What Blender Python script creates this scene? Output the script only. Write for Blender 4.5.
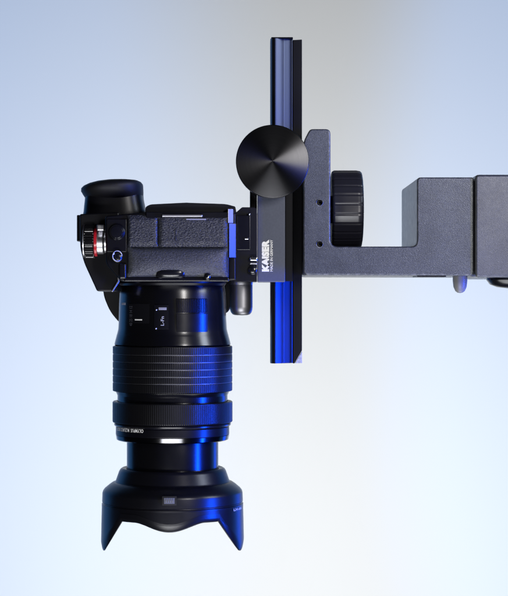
import bpy, bmesh, math, random
from mathutils import Vector, Matrix
random.seed(4)
R = math.radians
for o in list(bpy.data.objects):
    bpy.data.objects.remove(o)
SC = bpy.context.scene
COL = SC.collection

# ------------------------------------------------------------------ units
# plan unit = one photograph pixel on the plane of the lens axis = 0.583 mm
S = 0.000583
D = 1800.0            # viewing distance in plan units
CX, CY = 254.0, 298.0

def V(px, py, d=0.0, ref=None):
    """plan point -> metres. px,py as read at depth `ref` (default: its own depth d)."""
    r = d if ref is None else ref
    k = (D + r) / D
    return Vector(((px - CX) * k * S, d * S, (CY - py) * k * S))

# ------------------------------------------------------------------ camera
cam_d = bpy.data.cameras.new('camera')
cam = bpy.data.objects.new('camera', cam_d); COL.objects.link(cam)
cam.location = (0, -D * S, 0); cam.rotation_euler = (R(90), 0, 0)
cam_d.sensor_fit = 'HORIZONTAL'; cam_d.sensor_width = 36.0
cam_d.lens = 36.0 * D / 508.0
cam_d.clip_start = 0.01; cam_d.clip_end = 50
SC.camera = cam

# ------------------------------------------------------------------ render settings
SC.render.engine = 'CYCLES'
vs = SC.view_settings
vs.view_transform = 'Standard'; vs.look = 'None'; vs.exposure = 0.0; vs.gamma = 1.0
vs.use_curve_mapping = False
try:
    SC.cycles.use_denoising = True
    SC.cycles.denoiser = 'OPENIMAGEDENOISE'
except Exception:
    pass
SC.cycles.max_bounces = 8
SC.cycles.caustics_reflective = False

# ------------------------------------------------------------------ world: dim studio room
W = bpy.data.worlds.new('World'); SC.world = W; W.use_nodes = True
bg = W.node_tree.nodes['Background']
bg.inputs[0].default_value = (0.45, 0.5, 0.7, 1); bg.inputs[1].default_value = 0.02

# ------------------------------------------------------------------ studio lamps
def area(name, loc, target, sx, sy, watts, col, spread=180):
    l = bpy.data.lights.new(name, 'AREA'); l.shape = 'RECTANGLE'
    l.size = sx; l.size_y = sy; l.energy = watts; l.color = col
    l.spread = R(spread)
    o = bpy.data.objects.new(name, l); COL.objects.link(o)
    o.location = loc
    o.rotation_euler = (Vector(target) - Vector(loc)).to_track_quat('-Z', 'Y').to_euler()
    return o

def spot(name, loc, target, watts, col, angle, blend, size=0.02):
    l = bpy.data.lights.new(name, 'SPOT'); l.energy = watts; l.color = col
    l.spot_size = R(angle); l.spot_blend = blend; l.shadow_soft_size = size
    o = bpy.data.objects.new(name, l); COL.objects.link(o)
    o.location = loc
    o.rotation_euler = (Vector(target) - Vector(loc)).to_track_quat('-Z', 'Y').to_euler()
    return o

def polar(az, dist, z):
    """az degrees to the right of the viewing camera as seen from the subject"""
    return (math.sin(R(az)) * dist, -math.cos(R(az)) * dist, z)

WHITE = (1.0, 0.97, 0.95); BLUE = (0.002, 0.06, 1.0); SKYB = (0.28, 0.55, 1.0)
SKYB = (0.09, 0.38, 1.0)
BACK = 2.6            # distance of the backdrop behind the lens axis, metres
# subject lamps, gridded so that little spills on the backdrop
area('key_softbox', polar(24, 0.85, 0.20), (0, 0, 0.05), 0.06, 0.24, 0.34, WHITE, 60)
area('blue_softbox', polar(66, 0.75, -0.20), (-0.05, 0, -0.09), 0.085, 0.50, 1.35, BLUE, 44)
area('blue_rim', polar(138, 0.75, -0.22), (-0.05, 0, -0.1), 0.16, 0.40, 0.14, BLUE, 60)
area('upper_softbox', polar(70, 0.85, 0.32), (0.02, 0, 0.06), 0.24, 0.34, 0.55, (0.78, 0.86, 1.0), 70)
area('under_softbox', (-0.03, -0.72, -0.42), (0.0, 0, 0), 0.56, 0.12, 0.66, (0.96, 0.97, 1.0), 70)
area('floor_bounce', (0.08, -0.08, -0.80), (0.08, 0, 0), 0.8, 0.45, 2.2, (0.96, 0.98, 1.0), 110)
# backdrop lamps: white wash from below, blue gels on either side
area('backdrop_wash', (0.1, BACK - 1.9, -1.5), (0.05, BACK, 0.11), 0.9, 0.2, 21.8, (0.95, 0.98, 1.0), 100)
spot('blue_spot_left', (-3.2, BACK - 2.6, 0.1), (-3.2, BACK, 0.1), 285.0, SKYB, 104.4, 0.14)
spot('blue_spot_right', (3.2, BACK - 2.6, 0.1), (3.2, BACK, 0.1), 275.0, SKYB, 99.4, 0.09)


# ------------------------------------------------------------------ materials
def mat(name, col, rough=0.4, metal=0.0, spec=0.5, coat=0.0, bump=None, vary=0.0, aniso=0.0, speck=None, vscale=900):
    m = bpy.data.materials.new(name); m.use_nodes = True
    nt = m.node_tree; b = nt.nodes['Principled BSDF']
    b.inputs['Base Color'].default_value = (*col, 1)
    b.inputs['Roughness'].default_value = rough
    b.inputs['Metallic'].default_value = metal
    b.inputs['Specular IOR Level'].default_value = spec
    b.inputs['Coat Weight'].default_value = coat
    tc = nt.nodes.new('ShaderNodeTexCoord')
    # grain in roughness: no surface is perfectly even
    n = nt.nodes.new('ShaderNodeTexNoise'); n.inputs['Scale'].default_value = vscale * 0.12
    n.inputs['Detail'].default_value = 6
    nt.links.new(tc.outputs['Object'], n.inputs['Vector'])
    mr = nt.nodes.new('ShaderNodeMapRange')
    mr.inputs['To Min'].default_value = max(0.02, rough - (0.008 if metal > 0.5 else 0.035) - vary * 0.2)
    mr.inputs['To Max'].default_value = min(1, rough + (0.008 if metal > 0.5 else 0.035) + vary * 0.2)
    nt.links.new(n.outputs['Fac'], mr.inputs['Value']); nt.links.new(mr.outputs[0], b.inputs['Roughness'])
    if vary:
        n2 = nt.nodes.new('ShaderNodeTexNoise'); n2.inputs['Scale'].default_value = vscale
        n2.inputs['Detail'].default_value = 8
        nt.links.new(tc.outputs['Object'], n2.inputs['Vector'])
        r = nt.nodes.new('ShaderNodeValToRGB')
        lo = [max(0, c * (1 - vary)) for c in col]; hi = [min(1, c * (1 + vary)) for c in col]
        r.color_ramp.elements[0].color = (*lo, 1); r.color_ramp.elements[0].position = 0.3
        r.color_ramp.elements[1].color = (*hi, 1); r.color_ramp.elements[1].position = 0.7
        nt.links.new(n2.outputs['Fac'], r.inputs[0]); nt.links.new(r.outputs[0], b.inputs['Base Color'])
    if speck:
        vo = nt.nodes.new('ShaderNodeTexVoronoi'); vo.inputs['Scale'].default_value = speck[0]
        nt.links.new(tc.outputs['Object'], vo.inputs['Vector'])
        cr = nt.nodes.new('ShaderNodeValToRGB')
        cr.color_ramp.elements[0].position = 0.10; cr.color_ramp.elements[0].color = (1, 1, 1, 1)
        cr.color_ramp.elements[1].position = 0.30; cr.color_ramp.elements[1].color = (0, 0, 0, 1)
        nt.links.new(vo.outputs['Distance'], cr.inputs[0])
        gate = nt.nodes.new('ShaderNodeMath'); gate.operation = 'GREATER_THAN'; gate.inputs[1].default_value = speck[2]
        sep = nt.nodes.new('ShaderNodeSeparateColor'); nt.links.new(vo.outputs['Color'], sep.inputs[0])
        nt.links.new(sep.outputs[0], gate.inputs[0])
        mu = nt.nodes.new('ShaderNodeMath'); mu.operation = 'MULTIPLY'
        nt.links.new(cr.outputs[0], mu.inputs[0]); nt.links.new(gate.outputs[0], mu.inputs[1])
        big = nt.nodes.new('ShaderNodeTexNoise'); big.inputs['Scale'].default_value = 38; big.inputs['Detail'].default_value = 7
        nt.links.new(tc.outputs['Object'], big.inputs['Vector'])
        mrb = nt.nodes.new('ShaderNodeMapRange'); mrb.inputs['From Min'].default_value = 0.3; mrb.inputs['From Max'].default_value = 0.7
        mrb.inputs['To Min'].default_value = 0.78; mrb.inputs['To Max'].default_value = 1.2
        nt.links.new(big.outputs['Fac'], mrb.inputs['Value'])
        sc_ = nt.nodes.new('ShaderNodeVectorMath'); sc_.operation = 'SCALE'
        src = b.inputs['Base Color'].links[0].from_socket
        nt.links.new(src, sc_.inputs[0]); nt.links.new(mrb.outputs[0], sc_.inputs['Scale'])
        mx = nt.nodes.new('ShaderNodeMix'); mx.data_type = 'RGBA'
        nt.links.new(mu.outputs[0], mx.inputs[0]); nt.links.new(sc_.outputs[0], mx.inputs[6])
        mx.inputs[7].default_value = (*speck[1], 1)
        # paint rubbed thin along the corners
        bv = nt.nodes.new('ShaderNodeBevel'); bv.samples = 6; bv.inputs['Radius'].default_value = 0.0016
        ge = nt.nodes.new('ShaderNodeNewGeometry')
        dt = nt.nodes.new('ShaderNodeVectorMath'); dt.operation = 'DOT_PRODUCT'
        nt.links.new(bv.outputs[0], dt.inputs[0]); nt.links.new(ge.outputs['Normal'], dt.inputs[1])
        ew = nt.nodes.new('ShaderNodeMapRange'); ew.inputs['From Min'].default_value = 0.995; ew.inputs['From Max'].default_value = 0.90
        ew.inputs['To Min'].default_value = 0.0; ew.inputs['To Max'].default_value = 1.0
        nt.links.new(dt.outputs['Value'], ew.inputs['Value'])
        wn_ = nt.nodes.new('ShaderNodeTexNoise'); wn_.inputs['Scale'].default_value = 320; wn_.inputs['Detail'].default_value = 8
        nt.links.new(tc.outputs['Object'], wn_.inputs['Vector'])
        wr = nt.nodes.new('ShaderNodeMapRange'); wr.inputs['From Min'].default_value = 0.48; wr.inputs['From Max'].default_value = 0.62
        nt.links.new(wn_.outputs['Fac'], wr.inputs['Value'])
        wm = nt.nodes.new('ShaderNodeMath'); wm.operation = 'MULTIPLY'
        nt.links.new(ew.outputs[0], wm.inputs[0]); nt.links.new(wr.outputs[0], wm.inputs[1])
        mw = nt.nodes.new('ShaderNodeMix'); mw.data_type = 'RGBA'
        nt.links.new(wm.outputs[0], mw.inputs[0]); nt.links.new(mx.outputs[2], mw.inputs[6])
        mw.inputs[7].default_value = (0.34, 0.34, 0.35, 1)
        nt.links.new(mw.outputs[2], b.inputs['Base Color'])
    if aniso:
        b.inputs['Anisotropic'].default_value = aniso
        b.inputs['Anisotropic Rotation'].default_value = 0.25
        sx = nt.nodes.new('ShaderNodeSeparateXYZ'); nt.links.new(tc.outputs['Object'], sx.inputs[0])
        cx = nt.nodes.new('ShaderNodeCombineXYZ'); nt.links.new(sx.outputs[0], cx.inputs[0]); nt.links.new(sx.outputs[2], cx.inputs[1])
        ln = nt.nodes.new('ShaderNodeVectorMath'); ln.operation = 'LENGTH'; nt.links.new(cx.outputs[0], ln.inputs[0])
        n1 = nt.nodes.new('ShaderNodeTexNoise'); n1.noise_dimensions = '1D'; n1.inputs['Scale'].default_value = 2600
        n1.inputs['Detail'].default_value = 5; nt.links.new(ln.outputs['Value'], n1.inputs['W'])
        m1 = nt.nodes.new('ShaderNodeMapRange'); m1.inputs['To Min'].default_value = rough - 0.05; m1.inputs['To Max'].default_value = rough + 0.06
        nt.links.new(n1.outputs['Fac'], m1.inputs['Value']); nt.links.new(m1.outputs[0], b.inputs['Roughness'])
        t = nt.nodes.new('ShaderNodeTangent'); t.direction_type = 'RADIAL'; t.axis = 'Y'
        nt.links.new(t.outputs[0], b.inputs['Tangent'])
    if bump:
        kind, scale, strength, dist = bump
        if kind == 'leather':
            v = nt.nodes.new('ShaderNodeTexVoronoi'); v.feature = 'SMOOTH_F1'
            v.inputs['Scale'].default_value = scale
            mp = nt.nodes.new('ShaderNodeMapping'); mp.inputs['Rotation'].default_value = (0, R(32), 0)
            mp.inputs['Scale'].default_value = (0.55, 1, 1.25)
            wn = nt.nodes.new('ShaderNodeTexNoise'); wn.inputs['Scale'].default_value = scale * 0.7
            wn.inputs['Detail'].default_value = 3
            ad = nt.nodes.new('ShaderNodeVectorMath'); ad.operation = 'MULTIPLY_ADD'
            ad.inputs[1].default_value = (0.0012, 0.0012, 0.0012)
            nt.links.new(tc.outputs['Object'], wn.inputs['Vector'])
            nt.links.new(wn.outputs['Color'], ad.inputs[0]); nt.links.new(tc.outputs['Object'], ad.inputs[2])
            nt.links.new(ad.outputs[0], mp.inputs['Vector']); nt.links.new(mp.outputs[0], v.inputs['Vector'])
            h = v.outputs['Distance']
        else:
            nn = nt.nodes.new('ShaderNodeTexNoise'); nn.inputs['Scale'].default_value = scale
            nn.inputs['Detail'].default_value = 4
            nt.links.new(tc.outputs['Object'], nn.inputs['Vector']); h = nn.outputs['Fac']
        bp = nt.nodes.new('ShaderNodeBump'); bp.inputs['Strength'].default_value = strength
        bp.inputs['Distance'].default_value = dist
        nt.links.new(h, bp.inputs['Height']); nt.links.new(bp.outputs[0], b.inputs['Normal'])
    return m

M = {}
M['plastic'] = mat('black_plastic', (0.003, 0.003, 0.005), 0.36, spec=0.35, bump=('noise', 2500, 0.15, 0.0001))
M['satin'] = mat('satin_black_paint', (0.003, 0.003, 0.005), 0.30, spec=0.35)
M['gloss'] = mat('gloss_black_paint', (0.006, 0.006, 0.008), 0.20)
M['barrel'] = mat('anodised_barrel', (0.003, 0.003, 0.004), 0.22, spec=0.5)
M['grip'] = mat('ribbed_grip', (0.004, 0.004, 0.005), 0.33, spec=0.35)
M['rubber'] = mat('black_rubber', (0.007, 0.007, 0.009), 0.55, spec=0.35)
M['hood'] = mat('matt_hood_plastic', (0.004, 0.004, 0.006), 0.30, spec=0.45, bump=('noise', 3000, 0.2, 0.0001))
M['leather'] = mat('leatherette', (0.020, 0.022, 0.031), 0.33, bump=('leather', 1500, 0.9, 0.0004), vary=0.25, vscale=700)
M['leather2'] = mat('fine_leatherette', (0.040, 0.043, 0.053), 0.36, bump=('leather', 1900, 0.8, 0.0003), vary=0.25, vscale=900)
M['chrome'] = mat('chrome', (0.75, 0.75, 0.78), 0.18, 1.0)
M['silver'] = mat('brushed_silver', (0.62, 0.62, 0.66), 0.35, 1.0)
M['red'] = mat('red_enamel', (0.55, 0.015, 0.03), 0.25)
M['anod'] = mat('black_anodised_rail', (0.038, 0.043, 0.06), 0.30, 0.9)
M['railback'] = mat('black_rail_body', (0.004, 0.004, 0.006), 0.5, spec=0.15)
M['disc'] = mat('turned_black_metal', (0.05, 0.05, 0.053), 0.30, 1.0, aniso=0.85)
M['bracket'] = mat('grey_bracket_paint', (0.075, 0.085, 0.125), 0.38, 0.0, bump=('noise', 1800, 0.12, 0.0001), vary=0.08)
M['arm'] = mat('hammered_grey_paint', (0.070, 0.077, 0.086), 0.34, 0.40, bump=('noise', 2000, 0.28, 0.0003), vary=0.35, vscale=2200, speck=(1500, (0.16, 0.17, 0.18), 0.65))
M['arm2'] = mat('smooth_grey_paint', (0.086, 0.090, 0.095), 0.34, 0.40, bump=('noise', 2800, 0.2, 0.0002), vary=0.25, vscale=2800, speck=(2200, (0.2, 0.21, 0.23), 0.7))
M['hole'] = mat('dark_steel', (0.01, 0.01, 0.012), 0.4, 0.6)
M['ink'] = mat('white_ink', (0.92, 0.92, 0.92), 0.5)
M['paleink'] = mat('pale_ink', (0.45, 0.47, 0.52), 0.5)
M['dimink'] = mat('dim_ink', (0.07, 0.07, 0.085), 0.5)
M['greyink'] = mat('grey_ink', (0.28, 0.28, 0.32), 0.5)
M['lug'] = mat('pale_nylon', (0.22, 0.22, 0.22), 0.4)
M['castsilver'] = mat('raw_cast_aluminium', (0.5, 0.5, 0.5), 0.5, 0.7, bump=('noise', 2200, 0.8, 0.0006), vary=0.3)
M['glass'] = mat('coated_glass', (0.01, 0.012, 0.02), 0.03, spec=0.8, coat=0.5)
M['knobmetal'] = mat('dark_satin_metal', (0.30, 0.30, 0.32), 0.42, 1.0)
M['polish'] = mat('polished_black_ring', (0.085, 0.085, 0.09), 0.15, 1.0)
M['basemetal'] = mat('satin_base_metal', (0.085, 0.085, 0.09), 0.34, 1.0)
M['basemetal_lit'] = mat('satin_base_metal_lit', (0.32, 0.31, 0.32), 0.36, 1.0)  # paler copy of the base metal, white reflection put into its colour
M['latch'] = mat('grey_latch', (0.10, 0.105, 0.115), 0.45)
M['paper'] = mat('white_backdrop_paper', (0.80, 0.80, 0.80), 0.9, spec=0.1, bump=('noise', 60, 0.03, 0.001))

# ------------------------------------------------------------------ helpers
WL = {}
def link(name, me, m, parent=None, origin=None, smooth=32):
    """mesh in world coordinates -> object with its origin at its centre, parented by translation"""
    if origin is None:
        xs = [v.co for v in me.vertices]
        lo = Vector((min(c.x for c in xs), min(c.y for c in xs), min(c.z for c in xs)))
        hi = Vector((max(c.x for c in xs), max(c.y for c in xs), max(c.z for c in xs)))
        origin = (lo + hi) / 2
    me.transform(Matrix.Translation(-origin))
    me.materials.clear(); me.materials.append(M[m] if isinstance(m, str) else m)
    if smooth:
        for p in me.polygons: p.use_smooth = True
        me.set_sharp_from_angle(angle=R(smooth))
    o = bpy.data.objects.new(name, me); COL.objects.link(o)
    WL[o.name] = origin
    if smooth:
        wn = o.modifiers.new('even_shading', 'WEIGHTED_NORMAL'); wn.keep_sharp = True; wn.weight = 80
    if parent is not None:
        o.parent = parent; o.location = origin - WL[parent.name]
    else:
        o.location = origin
    return o

def from_bm(name, bm, m, parent=None, origin=None, smooth=32):
    bmesh.ops.recalc_face_normals(bm, faces=bm.faces)
    me = bpy.data.meshes.new(name); bm.to_mesh(me); bm.free()
    return link(name, me, m, parent, origin, smooth)

def empty(name, loc):
    o = bpy.data.objects.new(name, None); COL.objects.link(o)
    o.location = loc; o.empty_display_size = 0.02; WL[o.name] = Vector(loc)
    return o

def bevel(bm, w, seg=3, ang=20):
    es = [e for e in bm.edges if len(e.link_faces) == 2 and e.calc_face_angle(0) > R(ang)]
    if es and w > 0:
        bmesh.ops.bevel(bm, geom=es, offset=w * S, offset_type='OFFSET', segments=seg, profile=0.5,
                        affect='EDGES', clamp_overlap=True)

def round_poly(pts, radii, n=5):
    """round the corners of a plan polygon; radii one number or list"""
    out = []; N = len(pts)
    for i, p in enumerate(pts):
        r = radii[i] if isinstance(radii, (list, tuple)) else radii
        if r <= 0: out.append(p); continue
        a = Vector(pts[i - 1]) - Vector(p); b = Vector(pts[(i + 1) % N]) - Vector(p)
        t = min(r, a.length * .49, b.length * .49)
        p0 = Vector(p) + a.normalized() * t; p1 = Vector(p) + b.normalized() * t
        for k in range(n + 1):
            u = k / n
            q = p0 * (1 - u) ** 2 + Vector(p) * 2 * u * (1 - u) + p1 * u * u
            out.append((q.x, q.y))
    return out

def prism_bm(poly, d0, d1, bev=0, seg=3, ref=None):
    r = d0 if ref is None else ref
    bm = bmesh.new()
    f = [bm.verts.new(V(x, y, d0, r)) for x, y in poly]
    g = [bm.verts.new(V(x, y, d1, r)) for x, y in poly]
    bm.faces.new(f); bm.faces.new(g[::-1])
    n = len(poly)
    for i in range(n):
        bm.faces.new((f[i], f[(i + 1) % n], g[(i + 1) % n], g[i]))
    bmesh.ops.recalc_face_normals(bm, faces=bm.faces)
    if bev:
        bevel(bm, bev, seg, 35)
    return bm

def prism(name, poly, d0, d1, m, parent, bev=0, seg=3, ref=None):
    return from_bm(name, prism_bm(poly, d0, d1, bev, seg, ref), m, parent)

def rect(x0, y0, x1, y1): return [(x0, y0), (x1, y0), (x1, y1), (x0, y1)]

def box(name, x0, y0, x1, y1, d0, d1, m, parent, bev=1.0, seg=3, ref=None):
    return prism(name, rect(x0, y0, x1, y1), d0, d1, m, parent, bev, seg, ref)

def lathe_bm(prof, c, axis='z', segs=96, close_ends=True, rib=None):
    """prof: [(r, t)] plan units. axis z: t = py ; axis y: t = depth d ; axis x: t = px.
    c = (px, d) for z, (px, py) for y, (py, d) for x.  rib = (count, depth, rows where it applies)"""
    bm = bmesh.new(); rings = []
    for i, (r, t) in enumerate(prof):
        ring = []
        for k in range(segs):
            a = 2 * math.pi * k / segs
            rr = r
            if rib and i in rib[2]:
                ph = (k * rib[0] / segs) % 1.0
                if ph >= 0.5: rr = r - rib[1]
            if axis == 'z':
                p = Vector(((c[0] - CX + rr * math.sin(a)) * S, (c[1] - rr * math.cos(a)) * S, (CY - t) * S))
            elif axis == 'y':
                p = Vector(((c[0] - CX + rr * math.cos(a)) * S, t * S, (CY - c[1] + rr * math.sin(a)) * S))
            else:
                p = Vector(((t - CX) * S, (c[1] + rr * math.cos(a)) * S, (CY - c[0] + rr * math.sin(a)) * S))
            ring.append(bm.verts.new(p))
        rings.append(ring)
    for i in range(len(rings) - 1):
        A, B = rings[i], rings[i + 1]
        for k in range(segs):
            bm.faces.new((A[k], A[(k + 1) % segs], B[(k + 1) % segs], B[k]))
    if close_ends:
        bm.faces.new(rings[0][::-1]); bm.faces.new(rings[-1])
    return bm

def lathe(name, prof, c, m, parent, axis='z', segs=96, rib=None, close=True, origin=None, smooth=32):
    return from_bm(name, lathe_bm(prof, c, axis, segs, close, rib), m, parent, origin, smooth)

def kp(px, py, d):
    """plan x,y of a point seen at px,py when it lies at depth d (on-axis reading)"""
    k = (D + d) / D
    return (CX + (px - CX) * k, CY + (py - CY) * k)

def disc(name, px, py, r, d0, d1, m, parent, ed=0.6, segs=40, dome=0.0):
    x, y = kp(px, py, d0); k = (D + d0) / D
    r *= k
    prof = [(r, d1), (r, d0 + ed), (r - ed, d0)]
    for i in range(1, 5):
        u = 1 - i / 5
        prof.append(((r - ed) * u, d0 - dome * (1 - u * u)))
    return lathe(name, prof, (x, y), m, parent, 'y', segs)

def text_mesh(body, bold=0.0):
    cu = bpy.data.curves.new('lettering', 'FONT'); cu.body = body; cu.size = 1.0
    cu.offset = bold; cu.resolution_u = 3
    o = bpy.data.objects.new('lettering_tmp', cu); COL.objects.link(o)
    dg = bpy.context.evaluated_depsgraph_get()
    me = bpy.data.meshes.new_from_object(o.evaluated_get(dg))
    bpy.data.objects.remove(o); bpy.data.curves.remove(cu)
    return me

def lettering(name, body, fn, m, parent, bold=0.0):
    """fn(s, t) with s,t in 0..1 over the text's box -> world point"""
    me = text_mesh(body, bold)
    xs = [v.co.x for v in me.vertices]; ys = [v.co.y for v in me.vertices]
    x0, x1, y0, y1 = min(xs), max(xs), min(ys), max(ys)
    for v in me.vertices:
        v.co = fn((v.co.x - x0) / (x1 - x0), (v.co.y - y0) / (y1 - y0))
    return link(name, me, m, parent, smooth=0)

# ------------------------------------------------------------------ backdrop
def backdrop():
    bm = bmesh.new()
    y = BACK
    # paper hanging from above, its foot swept forward in a curve out of sight
    prof = [(y, 2.6), (y, 0.8), (y, 0.0), (y, -1.6)]
    for i in range(1, 9):
        a = math.pi / 2 * i / 8
        prof.append((y - 0.5 * (1 - math.cos(a)), -1.6 - 0.5 * math.sin(a)))
    xs = [-5.0 + 10.0 * i / 12 for i in range(13)]
    rows = [[bm.verts.new((x, py, pz)) for x in xs] for py, pz in prof]
    for a, b in zip(rows, rows[1:]):
        for i in range(12):
            bm.faces.new((a[i], a[i + 1], b[i + 1], b[i]))
    o = from_bm('backdrop', bm, 'paper')
    o['kind'] = 'structure'
    o['label'] = 'pale seamless paper backdrop hanging behind the camera'
backdrop()

# ================================================================== COPY STAND ARM
arm = empty('copy_stand_arm', V(390, 275, 50))
arm['label'] = 'grey hammered metal copy stand arm with black fluted knob'
arm['category'] = 'stand arm'
AF, AB = -40, 142
poly = [(303.5, 141), (310, 129), (330.5, 129), (330.5, 246.5), (417, 246.5), (417, 177.3), (473.6, 177.3), (473.6, 275.6), (303.5, 275.2)]
poly = round_poly(poly, [5, 3, 5, 7, 6, 4, 2, 3, 5], 4)
bmA = prism_bm(poly, AF, AB, 0)
es = [e for e in bmA.edges if e.calc_face_angle(0) > R(60) and all(abs(v.co.y - AF * S) < 1e-6 for v in e.verts)]
bmesh.ops.bevel(bmA, geom=es, offset=2.6 * S, offset_type='OFFSET', segments=3, profile=0.5, affect='EDGES', clamp_overlap=True)
casting = from_bm('casting', bmA, 'arm', arm, smooth=40)
# drilled holes, cut into the casting
cut = []
for py in (202.5, 244):
    x, y = kp(319.5, py, AF)
    c = lathe('cutter', [(2.9, AF - 4), (2.9, AF + 9)], (x, y), 'hole', None, 'y', 24)
    md = casting.modifiers.new('hole', 'BOOLEAN'); md.object = c; md.operation = 'DIFFERENCE'; md.solver = 'EXACT'
    cut.append(c)
bpy.context.view_layer.update()
dg = bpy.context.evaluated_depsgraph_get()
me = bpy.data.meshes.new_from_object(casting.evaluated_get(dg))
casting.modifiers.clear(); old = casting.data; casting.data = me; bpy.data.meshes.remove(old)
for c in cut: bpy.data.objects.remove(c)
me.materials.clear(); me.materials.append(M['arm'])
for p in me.polygons: p.material_index = 0; p.use_smooth = True
me.set_sharp_from_angle(angle=R(40))
wn = casting.modifiers.new('even_shading', 'WEIGHTED_NORMAL'); wn.keep_sharp = True; wn.weight = 80
for py in (202.5, 244):
    x, y = kp(319.5, py, AF)
    lathe('set_screw', [(2.7, AF + 8.6), (2.7, AF + 4), (1.3, AF + 4), (1.2, AF + 6.5)], (x, y), 'hole', arm, 'y', 24)
    lathe('hole_rim', [(2.9, AF - 0.1), (3.3, AF - 0.45), (3.7, AF - 0.1)], (x, y), 'arm2', arm, 'y', 32, close=False)
# guide shoe with pins along the edge that grips the rail
box('guide_shoe', 303.2, 186, 307.0, 262, AF + 4, AF + 40, 'hole', arm, 0.6, ref=AF)
for py in (188, 203, 236, 241):
    disc('guide_pin', 304.5, py, 1.1, AF + 1.5, AF + 6, 'silver', arm, 0.3, 16)
# arm extension carried on to the column side
pe = round_poly(rect(475.2, 174.6, 720, 277.4), 4, 4)
be = prism_bm(pe, AF - 3, AB + 4, 0)
es = [e for e in be.edges if e.calc_face_angle(0) > R(60) and all(abs(v.co.y - (AF - 3) * S) < 1e-6 for v in e.verts)]
bmesh.ops.bevel(be, geom=es, offset=2.4 * S, offset_type='OFFSET', segments=3, profile=0.5, affect='EDGES', clamp_overlap=True)
from_bm('arm_extension', be, 'arm2', arm, smooth=40)
box('joint_fill', 472.5, 181, 476.5, 272, AF + 6, AB - 8, 'hole', arm, 0.5, ref=AF)  # dark strip filling the gap between casting and extension
# underside fittings
x0 = kp(460, 276, 10)[0]
lathe('lever_lug', [(7.4, 274), (7.3, 281), (6.6, 287), (4.8, 291), (2.6, 292.6), (0.4, 293)], (x0, 10), 'lug', arm, 'z', 40)
box('lug_plate', 418, 275.2, 447, 276.8, AF + 8, AF + 60, 'hole', arm, 0.4, ref=AF)
lathe('clamp_screw', [(22, 276), (21.6, 280), (18, 284.6), (11, 287.2), (0.5, 288.4)], (kp(508, 280, 0)[0], 0), 'gloss', arm, 'z', 56)
# fluted clamping knob on a horizontal axis
KY, KD = 209.6, 40
ky = kp(0, KY, KD)[1]
def knob():
    n = 25; segs = n * 12
    bm = bmesh.new(); rings = []
    kx = (D + KD - 38) / D
    X = lambda px: CX + (px - CX) * kx
    rows = [(332.6, 0.90), (333.4, 0.965), (335.5, 1.0), (346, 1.0), (358, 1.0), (361.8, 0.985), (363.6, 0.94), (364.2, 0.86), (363.8, 0.55), (363.8, 0.02)]
    for px, q in rows:
        ring = []
        for k in range(segs):
            a = 2 * math.pi * k / segs
            ph = (k % 12) / 12.0
            fl = 0.0
            if q > 0.8:
                fl = 39.5 * (1 - math.cos(math.pi / n) / math.cos((ph - 0.5) * 2 * math.pi / n)) * 1.25
                if k % 12 in (0, 11): fl += 0.75
            r = 40.2 * q - fl
            a += 0.10
            ring.append(bm.verts.new(((X(px) - CX) * S, (KD - r * math.cos(a)) * S, (CY - ky + r * math.sin(a)) * S)))
        rings.append(ring)
    for A, B in zip(rings, rings[1:]):
        for k in range(segs):
            bm.faces.new((A[k], A[(k + 1) % segs], B[(k + 1) % segs], B[k]))
    bm.faces.new(rings[0]); bm.faces.new(rings[-1])
    return from_bm('clamping_knob', bm, M['knob'], arm, smooth=50)
M['knob'] = mat('moulded_knob', (0.022, 0.022, 0.034), 0.32)
knob()
lathe('knob_shaft', [(14, 329), (14, 333.5)], (ky, KD), 'hole', arm, 'x', 40)

# ================================================================== RAIL SLIDER
rail = empty('rail_slider', V(286, 363, 20))
rail['label'] = 'tall black anodised rail with round black disc knob and lettered grey bracket'
rail['category'] = 'camera rail'
def extr(name, plan, y0, y1, m, ref=0, bev=0.5, seg=2):
    """vertical extrusion of a plan outline [(px, d)] between py y0 and y1"""
    bm = bmesh.new(); k = (D + ref) / D
    def P(px, d, py): return Vector(((px - CX) * k * S, d * S, (CY - py) * k * S))
    a = [bm.verts.new(P(x, d, y0)) for x, d in plan]; b = [bm.verts.new(P(x, d, y1)) for x, d in plan]
    bm.faces.new(a); bm.faces.new(b[::-1]); n = len(plan)
    for i in range(n): bm.faces.new((a[i], a[(i + 1) % n], b[(i + 1) % n], b[i]))
    bmesh.ops.recalc_face_normals(bm, faces=bm.faces)
    bevel(bm, bev, seg, 40)
    return from_bm(name, bm, m, rail, smooth=25)
face = [(270.4, 5), (272.0, 1.5), (274.2, 0.4), (275.0, 0.2)]
for i in range(9):
    u = i / 8
    px = 276.0 + u * 15.0
    d = 0.6 + 10.4 * u + 1.0 * u * u
    if i == 4: face += [(px - 0.35, d - 0.05), (px, d + 0.22), (px + 0.35, d + 0.18)]
    else: face.append((px, d))
face += [(291.5, 13.0), (292.0, 12.2), (293.4, 13.0), (293.8, 15), (293.8, 40), (270.4, 40)]
extr('rail_face', face, 38.0, 363.5, 'anod', 0, 0.35, 1)
# dark rear half of the extrusion with its mitred foot
bm = prism_bm([(293.0, 40), (302.0, 39.5), (302.0, 350.5), (294.6, 363.4), (293.0, 363.4)], 12, 62, 0.5, 2)
from_bm('rail_spine', bm, 'railback', rail)
prism('foot_web', [(302.0, 351.5), (302.0, 363.2), (295.2, 363.2)], 14, 20, 'castsilver', rail, 0.25, 1)
box('end_cap', 271.2, 36.9, 293.0, 38.2, 1.5, 38, 'railback', rail, 0.4, 1, ref=0)
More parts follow.
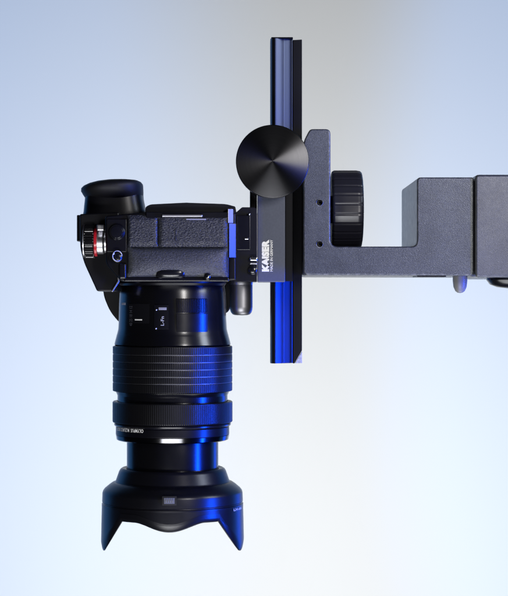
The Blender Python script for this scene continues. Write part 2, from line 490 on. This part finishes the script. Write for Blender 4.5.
# carriage bracket with lettering
BF = -20
br = box('carriage_bracket', 257.4, 190, 285.2, 282.0, BF, 44, 'bracket', rail, 0.9, 3)
box('bracket_edge', 249.8, 186, 257.0, 282.0, BF + 5, 44, 'gloss', rail, 0.8, 2, ref=BF)
box('bracket_lip', 256.6, 214, 257.6, 276, BF + 1, BF + 7, 'silver', rail, 0.2, 1, ref=BF)
box('bracket_cheek', 285.4, 186, 293.0, 281.2, BF + 6, 2, 'railback', rail, 0.5, 2, ref=BF)
lettering('printed_lettering', 'KAISER', lambda s, t: V(269.2 - 7.4 * t, 271.6 - 32.0 * s, BF - 0.15), 'ink', br, 0.075)
lettering('printed_lettering', 'MADE IN GERMANY', lambda s, t: V(272.8 - 2.6 * t, 271.4 - 31.6 * s, BF - 0.15), 'ink', br, 0.012)
# big turned disc knob
DF = -62
dx, dy = kp(272.6, 160.4, DF); kr = (D + DF) / D
r0 = 36.9 * kr
prof = [(8, 5), (8, DF + 27), (r0 - 4, DF + 27), (r0 - 0.8, DF + 25.5), (r0, DF + 23), (r0, DF + 14)]
for i in range(7):
    a = i / 6 * math.pi / 2
    prof.append((r0 - 1.0 * (1 - math.cos(a)), DF + 13.2 - 1.0 * math.sin(a)))
NR = 26
for i in range(1, NR + 1):
    u = 1 - i / NR
    rr = (r0 - 1.0) * u
    z = 4.4 * (1 - u ** 1.7)
    if rr > 0.3: prof.append((rr, DF + 12.2 - z))
lathe('disc_knob', prof, (dx, dy), 'disc', rail, 'y', 128, origin=Vector(((dx - CX) * S, DF * S, (CY - dy) * S)), smooth=40)
# quick release clamp holding the camera's base
cl = prism('quick_release_clamp', [(234.4, 215), (236.5, 212), (242, 207.2), (254, 207.2), (257, 209), (257, 281.6), (234.4, 281.6)], -34, 60, 'railback', rail, 0.8, 2)
box('clamp_jaw', 236.4, 215.4, 250.4, 250, -37, -33, 'gloss', rail, 0.7, 2)
disc('jaw_screw', 249.4, 214.0, 1.1, -38.2, -33, 'chrome', rail, 0.3, 16, 0.4)
box('jaw_mark', 244.6, 237.6, 248.6, 239.4, -38.0, -36, 'chrome', rail, 0.3, 1)
box('locking_pin', 249.6, 256.8, 257.6, 261.0, -39, -30, 'chrome', rail, 1.2, 3)
box('pin_washer', 249.8, 263.0, 257.0, 264.4, -38, -32, 'silver', rail, 0.4, 1)
disc('lever_pivot', 252.8, 270.0, 4.6, -38, -30, 'gloss', rail, 0.8, 32, 0.8)
# rounded locking knob under the clamp
def lever():
    bm = bmesh.new()
    prof = [(11.6, 276), (11.6, 307), (11.3, 310), (10.4, 312.8), (8.8, 314.6), (6.6, 315.4), (0.4, 315.6)]
    return lathe_bm(prof, (kp(241.2, 300, 30)[0], 30), 'z', 64)
from_bm('locking_knob', lever(), 'knobmetal', rail)
lathe('knob_collar', [(11.6, 279), (12.0, 282), (11.7, 284.4)], (kp(241.2, 300, 30)[0], 30), 'silver', rail, 'z', 64)

# ================================================================== CAMERA
camr = empty('mirrorless_camera', V(173, 549, 0))
camr['label'] = 'black mirrorless camera pointing straight down with zoom lens and petal hood'
camr['category'] = 'camera'
NF = -74      # near flank of the body
body = prism('body', round_poly([(105, 216), (146, 212), (229, 212), (229, 279), (121, 281.5), (106, 264)], [3, 2, 3, 3, 3, 4], 3), NF, 140, 'satin', camr, 1.5, 3)
# leather-covered flank: two port covers over a padded lower panel
def pad(name, x0, y0, x1, y1, d0, bulge, m, parent, nx=18, ny=10, top_roll=0):
    """padded panel with soft edges"""
    def soft(t, w):
        e = 0.9 / w
        if t <= 0: return 0.0
        if t >= 1: return 1.0
        return e + (t - 1.0 / 60) * (1 - 2 * e) / (1 - 2.0 / 60)
    bm = bmesh.new(); grid = []
    for j in range(ny + 1):
        row = []
        for i in range(nx + 1):
            u = soft(i / nx, x1 - x0); v = soft(j / ny, y1 - y0)
            eu = min(u, 1 - u) * (x1 - x0); ev = min(v, 1 - v) * (y1 - y0)
            e = min(1, eu / 0.8) ** 0.5; f = min(1, ev / 0.8) ** 0.5
            h = min(e, f) * 1.6 + bulge * (1 - (2 * v - 1) ** 2) * (1 - (2 * u - 1) ** 4)
            row.append(bm.verts.new(V(x0 + (x1 - x0) * u, y0 + (y1 - y0) * v, d0 - h, d0)))
        grid.append(row)
    back = [[bm.verts.new(V(x0 + (x1 - x0) * i, y0 + (y1 - y0) * j, d0 + 3, d0)) for i in (0, 1)] for j in (0, 1)]
    for j in range(ny):
        for i in range(nx):
            bm.faces.new((grid[j][i], grid[j][i + 1], grid[j + 1][i + 1], grid[j + 1][i]))
    bm.faces.new([back[0][0], back[0][1]] + grid[0][::-1])
    bm.faces.new([back[1][1], back[1][0]] + grid[ny])
    bm.faces.new([back[1][0], back[0][0]] + [grid[j][0] for j in range(ny + 1)])
    bm.faces.new([back[0][1], back[1][1]] + [grid[j][nx] for j in range(ny, -1, -1)])
    return from_bm(name, bm, m, parent, smooth=50)
pc1 = pad('port_cover', 127.4, 215.2, 158.2, 247.0, NF - 1, 0.3, 'leather', camr)
pc2 = pad('port_cover', 158.6, 215.2, 227.4, 247.0, NF - 1, 0.3, 'leather', camr, 26)
for (a, b, c, d_) in ((174.8, 228, 176.0, 241),):
    box('finger_notch', a, b, c, d_, NF - 3.1, NF - 1, 'rubber', pc2, 0.3, 1)
lp = pad('side_panel', 127.4, 247.5, 227.6, 277.0, NF - 1, 4.6, 'leather2', camr, 30, 12)
for px, py, h in ((200, 230, 4), (206, 233, 5)):
    pass
# satin base edge; upper piece in paler metal for the white it reflects
def plan_prism(name, plan, y0, y1, m, parent, ref, bev=0.4):
    bm = bmesh.new(); k = (D + ref) / D
    P = lambda px, d, py: Vector(((px - CX) * k * S, d * S, (CY - py) * k * S))
    a = [bm.verts.new(P(x, d, y0)) for x, d in plan]; b = [bm.verts.new(P(x, d, y1)) for x, d in plan]
    bm.faces.new(a); bm.faces.new(b[::-1]); n = len(plan)
    for i in range(n): bm.faces.new((a[i], a[(i + 1) % n], b[(i + 1) % n], b[i]))
    bmesh.ops.recalc_face_normals(bm, faces=bm.faces)
    bevel(bm, bev, 2, 35)
    return from_bm(name, bm, m, parent)
plan_prism('base_edge', [(228.4, -75), (229.2, -76), (236.0, -71), (236.2, -60), (228.4, -60)], 223.6, 257.6, 'basemetal', camr, -72)
box('base_plate', 229, 213, 235.6, 280, -62, 136, 'satin', camr, 1.2, 3, ref=-62)
plan_prism('base_edge_lit', [(227.0, -75.5), (228.2, -77), (233.2, -74.6), (233.4, -60), (227.0, -60)], 209.0, 223.2, 'basemetal_lit', camr, -74)  # upper stretch of the same edge, its bright reflection coloured in
# screen back
sb = prism('tilting_screen', round_poly([(145, 213.6), (145.5, 207), (150, 204.4), (186, 202.6), (190, 202.8), (226, 204), (235.4, 206.6), (236, 212), (232, 214.2)], [1, 1.5, 3, 3, 1, 4, 1, 1, 1], 3), -68, 74, 'plastic', camr, 0.8, 2)
box('hinge_strip', 162, 214.6, 202.5, 216.8, -79.2, -70, 'silver', camr, 0.4, 1)
box('screen_gap_cover', 146, 212.0, 228, 218.4, -76.4, -68, 'satin', camr, 0.5, 1)
box('screen_catch', 186, 218.6, 206, 219.9, -78.6, -74, 'greyink', camr, 0.3, 1)
# viewfinder hump on the camera's top (left in view)
hump = prism('viewfinder_hump', round_poly([(79.6, 214), (119, 212), (121, 272), (118.6, 281), (112, 291.4), (97, 291.4), (83.6, 262), (80.2, 248)], [2, 2, 2, 2, 1.5, 2, 6, 4], 3), -46, 62, 'plastic', camr, 1.6, 3)
# chamfer edge that catches light along the hump's nose
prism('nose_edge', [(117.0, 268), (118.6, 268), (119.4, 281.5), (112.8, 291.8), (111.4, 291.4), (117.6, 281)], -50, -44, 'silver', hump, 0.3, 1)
box('flash_shoe', 76.8, 215, 84, 241.4, -26, 30, 'satin', camr, 0.8, 2)
# eyepiece
def loft(name, secs, m, parent, cd, n=56, ex=3.2, cap=True):
    bm = bmesh.new(); rings = []
    for (y, x0, x1, hd, tilt) in secs:
        ring = []
        for k in range(n):
            a = 2 * math.pi * k / n
            ca, sa = math.cos(a), math.sin(a)
            sx = math.copysign(abs(ca) ** (2 / ex), ca); sy = math.copysign(abs(sa) ** (2 / ex), sa)
            ring.append(bm.verts.new(V((x0 + x1) / 2 + (x1 - x0) / 2 * sx, y + tilt * sx, cd + hd * sy, 0)))
        rings.append(ring)
    for A, B in zip(rings, rings[1:]):
        for k in range(n): bm.faces.new((A[k], A[(k + 1) % n], B[(k + 1) % n], B[k]))
    bm.faces.new(rings[0]); bm.faces.new(rings[-1])
    return from_bm(name, bm, m, parent, smooth=45)
loft('eyepiece_housing', [(218, 83, 147, 30, 0), (212, 84.2, 146, 31, 0), (199, 85.6, 143.4, 31, 0), (196, 86, 143.2, 31, 0)], 'plastic', camr, 0)
loft('eyecup', [(199.5, 86.2, 143.0, 31, 0), (196, 84, 143.2, 35, 0), (192, 81.6, 143.2, 38.5, 0), (188.0, 81.8, 143.0, 39.5, -1), (185.4, 84.2, 142.6, 39, -1.2),
                (183.2, 89.5, 141.0, 36.5, -0.9), (181.6, 96.5, 138.0, 32, -0.6), (180.8, 105, 133, 27, -0.2), (187, 107, 131, 24, 0)], 'rubber', camr, 0, 64, 2.6)
# mode dial on the top plate: knurled drum, red ring, chrome collar
yd = kp(0, 241, -52)[1]; kd = (D - 52) / D
X = lambda px: CX + (px - CX) * kd
dial = lathe('mode_dial', [(14.6, X(83.6)), (16.6, X(84.6)), (17, X(85.6)), (17, X(93.0)), (16.4, X(94.0)), (14, X(94.6))], (yd, -44), 'silverdark' if 'silverdark' in M else 'gloss', camr, 'x', 40 * 4, rib=(40, 0.9, (2, 3)), smooth=25)
lathe('dial_rim', [(15.2, X(83.0)), (16.4, X(83.2)), (16.4, X(84.2)), (15.2, X(84.4))], (yd, -44), 'silver', dial, 'x', 64)
lathe('red_ring', [(14.6, X(94.2)), (15.0, X(94.5)), (15.0, X(96.6)), (14.4, X(97.0))], (yd, -44), 'red', dial, 'x', 64)
lathe('dial_collar', [(12.4, X(96.6)), (12.8, X(97.0)), (12.8, X(102.6)), (11.6, X(104.4)), (11.6, X(107))], (yd, -44), 'silver', dial, 'x', 64)
box('function_button', 96.6, 224.4, 104.2, 230.6, -64, -50, 'silver', camr, 1.2, 3)
# sync socket cap and strap lug
box('flank_column', 106.6, 219, 126.6, 252, NF - 1.6, NF + 2, 'satin', camr, 0.8, 2)
cap = disc('sync_socket_cap', 116.6, 232, 8.2, NF - 4, NF, 'satin', camr, 1.0, 48)
disc('cap_centre', 116.6, 232, 6.4, NF - 4.6, NF - 3, 'gloss', cap, 0.5, 48, 0.3)
def torus(name, px, py, d, r, t, m, parent, tilt=0.0, ax='y'):
    x, y = kp(px, py, d); bm = bmesh.new(); n, q = 40, 12; rings = []
    for i in range(n):
        a = 2 * math.pi * i / n; ring = []
        for j in range(q):
            b = 2 * math.pi * j / q
            rr = r + t * math.cos(b)
            X_, Z_, Y_ = rr * math.cos(a), rr * math.sin(a), t * math.sin(b)
            X2 = X_ * math.cos(tilt) - Y_ * math.sin(tilt); Y2 = X_ * math.sin(tilt) + Y_ * math.cos(tilt)
            ring.append(bm.verts.new(((x - CX + X2) * S, (d + Y2) * S, (CY - y + Z_) * S)))
        rings.append(ring)
    for i in range(n):
        A, B = rings[i], rings[(i + 1) % n]
        for j in range(q): bm.faces.new((A[j], A[(j + 1) % q], B[(j + 1) % q], B[j]))
    return from_bm(name, bm, m, parent, smooth=60)
lug = disc('strap_lug', 117.2, 257, 5.2, NF - 5, NF, 'gloss', camr, 1.4, 40, 0.6)
torus('lug_ring', 117.2, 256, NF - 5.5, 4.9, 0.7, 'knobmetal', lug, 0.5)
disc('lug_screw', 113.6, 253.6, 1.0, NF - 6, NF - 3, 'chrome', lug, 0.3, 14, 0.4)
box('lug_strap_tab', 118.6, 263, 126.4, 279, NF - 2.6, NF + 2, 'gloss', camr, 2.0, 4)
# release button and small lamp on the front rim of the flank
rb = loft('lens_release_button', [(271.4, 159.4, 188.6, 5.5, 0), (273.5, 158.6, 189.4, 6.4, 0), (277.5, 160, 188, 6.0, 0), (279.4, 164, 184, 4, 0)], 'gloss', camr, NF - 1, 48, 2.4)
box('front_rim', 124, 277.4, 229, 281.6, NF - 1.2, NF + 20, 'gloss', camr, 1.2, 3)
disc('focus_lamp', 207.4, 276.6, 3.4, NF - 5.6, NF - 1, 'gloss', camr, 0.8, 32, 0.6)
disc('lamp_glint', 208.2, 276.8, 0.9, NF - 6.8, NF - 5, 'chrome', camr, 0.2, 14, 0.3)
# hand grip reaching forward on the far flank
prism('hand_grip', round_poly([(100, 240), (230, 240), (230.4, 308), (226, 314), (150, 318), (120, 323.5), (110, 312), (103.4, 296), (102.5, 280)], [6, 3, 4, 4, 6, 4, 9, 6, 6], 4), 86, 142, 'rubber', camr, 4, 4)

# ------------------------------------------------------------------ lens
LX = 172.6
def L(name, prof, m, parent, segs=128, rib=None, close=False, smooth=28):
    return lathe(name, prof, (LX, 0), m, parent, 'z', segs, rib, close, smooth=smooth)
lens = L('lens', [(44, 270), (49, 279), (51.5, 285), (52.8, 293), (53.3, 303), (53.6, 318), (54.2, 329), (55.4, 334), (55.7, 334.6), (56.0, 336), (57.6, 342), (58.0, 344.2), (57.2, 345.2), (55, 345.4), (55, 400)], 'barrel', camr)
L('mount_ring', [(50, 276), (53.4, 279), (53.6, 283.4), (52, 285.6)], 'satin', lens)
def on_lens(phi, y, r): # phi degrees from the viewer's side, positive to the right
    a = R(phi)
    return Vector(((LX - CX + r * math.sin(a)) * S, -r * math.cos(a) * S, (CY - y) * S))
def img_to_phi(px, r):
    # angle on a cylinder about the lens axis that is seen at picture x
    s = (px - LX) / r
    for _ in range(6):
        c = math.sqrt(max(0, 1 - s * s)); s = (CX + (px - CX) * (D - r * c) / D - LX) / r
        s = max(-0.999, min(0.999, s))
    return math.degrees(math.asin(s))
def img_to_y(py, r, phi):
    return CY + (py - CY) * (D - r * math.cos(R(phi))) / D
def patch(name, px0, px1, py0, py1, r, h, m, parent, n=24, ribs=0, ribd=0.7):
    """raised curved plate on the barrel, seen between picture limits"""
    a0, a1 = img_to_phi(px0, r), img_to_phi(px1, r)
    am = (a0 + a1) / 2
    y0, y1 = img_to_y(py0, r, am), img_to_y(py1, r, am)
    bm = bmesh.new(); o = []; q = []
    if ribs: n = ribs * 4
    for j, (y, hh) in enumerate(((y0, -1), (y0, h * .6), (y0 + .4, h), (y1 - .4, h), (y1, h * .6), (y1, -1))):
        row = []
        for i in range(n + 1):
            rr = r + hh
            if ribs and hh > 0 and (i % 4) >= 2: rr -= ribd
            row.append(bm.verts.new(on_lens(a0 + (a1 - a0) * i / n, y, rr)))
        o.append(row)
    for A, B in zip(o, o[1:]):
        for i in range(n): bm.faces.new((A[i], A[i + 1], B[i + 1], B[i]))
    bm.faces.new([row[0] for row in o]); bm.faces.new([row[-1] for row in o][::-1])
    return from_bm(name, bm, m, parent, smooth=35)
patch('ribbed_thumb_plate', 176.5, 206, 298.5, 312.6, 53.2, 1.5, 'barrel', lens, ribs=17, ribd=0.9)
patch('smooth_plate', 176.5, 207, 313.4, 334.0, 53.8, 0.9, 'barrel', lens)
fb = patch('function_button', 154.5, 168.5, 304.6, 329.4, 53.6, 1.0, 'satin', lens)
patch('button_bar_mark', 158.8, 166.6, 307.4, 310.0, 54.4, 0.45, 'greyink', lens)  # pale bar marking on the button
patch('index_mark', 135.0, 142.2, 318.8, 320.8, 53.6, 0.25, 'ink', lens)
patch('index_mark', 121.6, 125.6, 302.6, 305.0, 53.2, 0.25, 'greyink', lens)
patch('scale_plate', 129.0, 149.5, 303.8, 328.6, 53.5, 0.35, 'gloss', lens)
def wrap_text(name, body, px0, px1, py0, py1, r, m, bold, flip=False, rot=False):
    a0, a1 = img_to_phi(px0, r), img_to_phi(px1, r); am = (a0 + a1) / 2
    y0, y1 = img_to_y(py0, r, am), img_to_y(py1, r, am)
    def fn(s, t):
        if rot: u, v = 1 - t, 1 - s
        elif flip: u, v = 1 - s, t
        else: u, v = s, 1 - t
        return on_lens(a0 + (a1 - a0) * u, y0 + (y1 - y0) * v, r + 0.2)
    return lettering(name, body, fn, m, lens, bold)
wrap_text('printed_lettering', 'L-Fn', 160.8, 164.0, 316.4, 325.6, 54.7, 'paleink', 0.01, rot=True)
wrap_text('printed_lettering', '40 25 18 14 12', 129.6, 132.4, 306, 326, 53.95, 'dimink', 0.0, rot=True)
for px, py in ((156.4, 309.8), (156.0, 328.6)):
    a = img_to_phi(px, 54.6); p = on_lens(a, img_to_y(py, 54.6, a), 54.8)
    bm = bmesh.new(); bmesh.ops.create_icosphere(bm, subdivisions=2, radius=1.1 * S)
    bmesh.ops.translate(bm, verts=bm.verts, vec=p); from_bm('button_rivet', bm, 'silver', lens, smooth=60)
# focusing ring: six ribbed bands with grooves
edges_ = [345.6, 353.7, 361.0, 368.0, 375.0, 381.8, 390.8]
RB = 180
for a, b in zip(edges_, edges_[1:]):
    prof = [(58.0, a - .05), (58.9, a + .2), (59.5, a + .5), (59.7, a + 1.0), (59.7, b - .9), (59.5, b - .45), (58.8, b - .2), (58.0, b - .1)]
    L('grip_band', prof, 'grip', lens, RB * 4, rib=(RB, 0.16, (3, 4)), smooth=20)
for y in edges_[1:-1]:  # thin metal rings added for the glint on the band shoulders
    L('groove_glint', [(58.4, y - .5), (59.45, y - .22), (59.45, y + .12), (58.4, y + .4)], 'knobmetal', lens)
L('waist', [(57.2, 391.0), (56.2, 392.2), (54.6, 396.0), (54.2, 399.5), (54.6, 402), (55, 403)], 'barrel', lens)
zr = L('zoom_ring', [(55.5, 400.6), (59.0, 400.8), (59.8, 401.6), (59.9, 402.4), (59.9, 420.6), (59.4, 421.6), (57.2, 422.4), (56.0, 422.6)], 'grip', lens, RB * 4, rib=(RB, 0.16, (3, 4)), smooth=20)
L('zoom_ring_lip', [(57.3, 422.2), (58.4, 423.2), (58.2, 424.6), (57.0, 425.6), (56.0, 425.9)], 'silverdk', lens) if 'silverdk' in M else L('zoom_ring_lip', [(57.3, 422.2), (58.4, 423.2), (58.2, 424.6), (57.0, 425.6), (56.0, 425.9)], 'gloss', lens)
L('name_ring', [(55.4, 425.6), (56.6, 426.4), (56.7, 433.2), (56.5, 434.0), (56.2, 434.3)], 'satin', lens)
L('polished_ring', [(56.0, 434.2), (56.6, 434.6), (55.85, 438.7), (54.8, 439.5), (53.2, 439.9), (44, 440.2)], 'polish', lens)
wrap_text('printed_lettering', 'OLYMPUS  M.ZUIKO DIGITAL', 116.7, 143.4, 428.4, 431.8, 56.6, 'ink', 0.012, flip=True)
L('inner_barrel', [(44, 436), (45.7, 439.5), (45.7, 472)], 'barrel', lens)

# ------------------------------------------------------------------ petal hood
hood = L('lens_hood', [(45.9, 470), (46.2, 468.2), (50.4, 467.4), (52.0, 468.4), (53.4, 470.6), (56.6, 479.8), (57.6, 481.2), (60.0, 481.8), (63.2, 484.0), (64.6, 485.2), (67.4, 487.4), (69.4, 490.0), (70.0, 492.4), (70.3, 500.6), (69.6, 501.4), (69.7, 502.2), (70.6, 502.8), (70.6, 506), (67.8, 506), (67.2, 490), (62, 486), (48, 478), (45.9, 470)], 'hood', camr, 160)
def hood_edge(phi):
    """length of the hood below its collar at an angle from the viewer's side"""
    p = abs((phi + 180) % 360 - 180)
    if p > 90: p = 180 - p
    if p < 29: 
        u = p / 29.0
        return 515.2 + 8.4 * (0.5 + 0.5 * math.cos(math.pi * u)) ** 0.85
    if p < 42: return 515.2
    if p < 72:
        u = (math.sin(R(p)) - math.sin(R(42))) / (math.sin(R(72)) - math.sin(R(42)))
        return 515.2 + 32.0 * u
    u = (p - 72) / 18.0
    return 547.2 + 1.6 * math.sin(u * math.pi) - 2.0 * u ** 3
def petals():
    n = 480; bm = bmesh.new(); cols = []
    for i in range(n):
        phi = 360.0 * i / n; e = hood_edge(phi)
        c = []
        for (r, t) in ((70.5, 0.0), (70.9, 0.35), (71.2, 0.7), (71.3, -8.0), (70.9, -5.0), (70.4, -2.6), (69.9, -1.0), (69.5, -0.2), (69.2, 'e'), (68.7, -0.8), (68.4, 0.5), (67.9, 0.0)):
            y0 = 503.0
            if t == 'e': y = e
            elif t < 0: y = e + t
            else: y = y0 + (e - y0) * t
            c.append(bm.verts.new(on_lens(phi, y, r)))
        cols.append(c)
    q = len(cols[0])
    for i in range(n):
        A, B = cols[i], cols[(i + 1) % n]
        for j in range(q): bm.faces.new((A[j], A[(j + 1) % q], B[(j + 1) % q], B[j]))
    return from_bm('petal_skirt', bm, 'hood', hood, smooth=45)
petals()
def hpatch(name, *a, **k): return patch(name, *a, **k)
patch('button_recess', 162.2, 176.6, 496.0, 505.4, 70.0, 0.55, 'hole', hood)
patch('release_button', 164.2, 174.6, 497.6, 503.8, 70.2, 1.3, 'latch', hood)
for i in range(4):
    x = 165.6 + i * 2.2
    patch('button_ridge', x, x + 1.0, 498.6, 502.8, 71.4, 0.35, 'latch', hood, n=4)
def hood_text():
    r = 71.1; a0, a1 = img_to_phi(233.6, r), img_to_phi(241.2, r)
    y0, y1 = img_to_y(508.6, r, a0), img_to_y(511.2, r, a0)
    lettering('printed_lettering', 'LH-66', lambda s, t: on_lens(a0 + (a1 - a0) * s, y1 + (y0 - y1) * t, r + .2), 'paleink', hood, 0.02)
hood_text()
L('front_element', [(47, 474), (46, 476), (36, 479.5), (22, 481.6), (8, 482.6), (0.5, 482.7)], 'glass', lens)
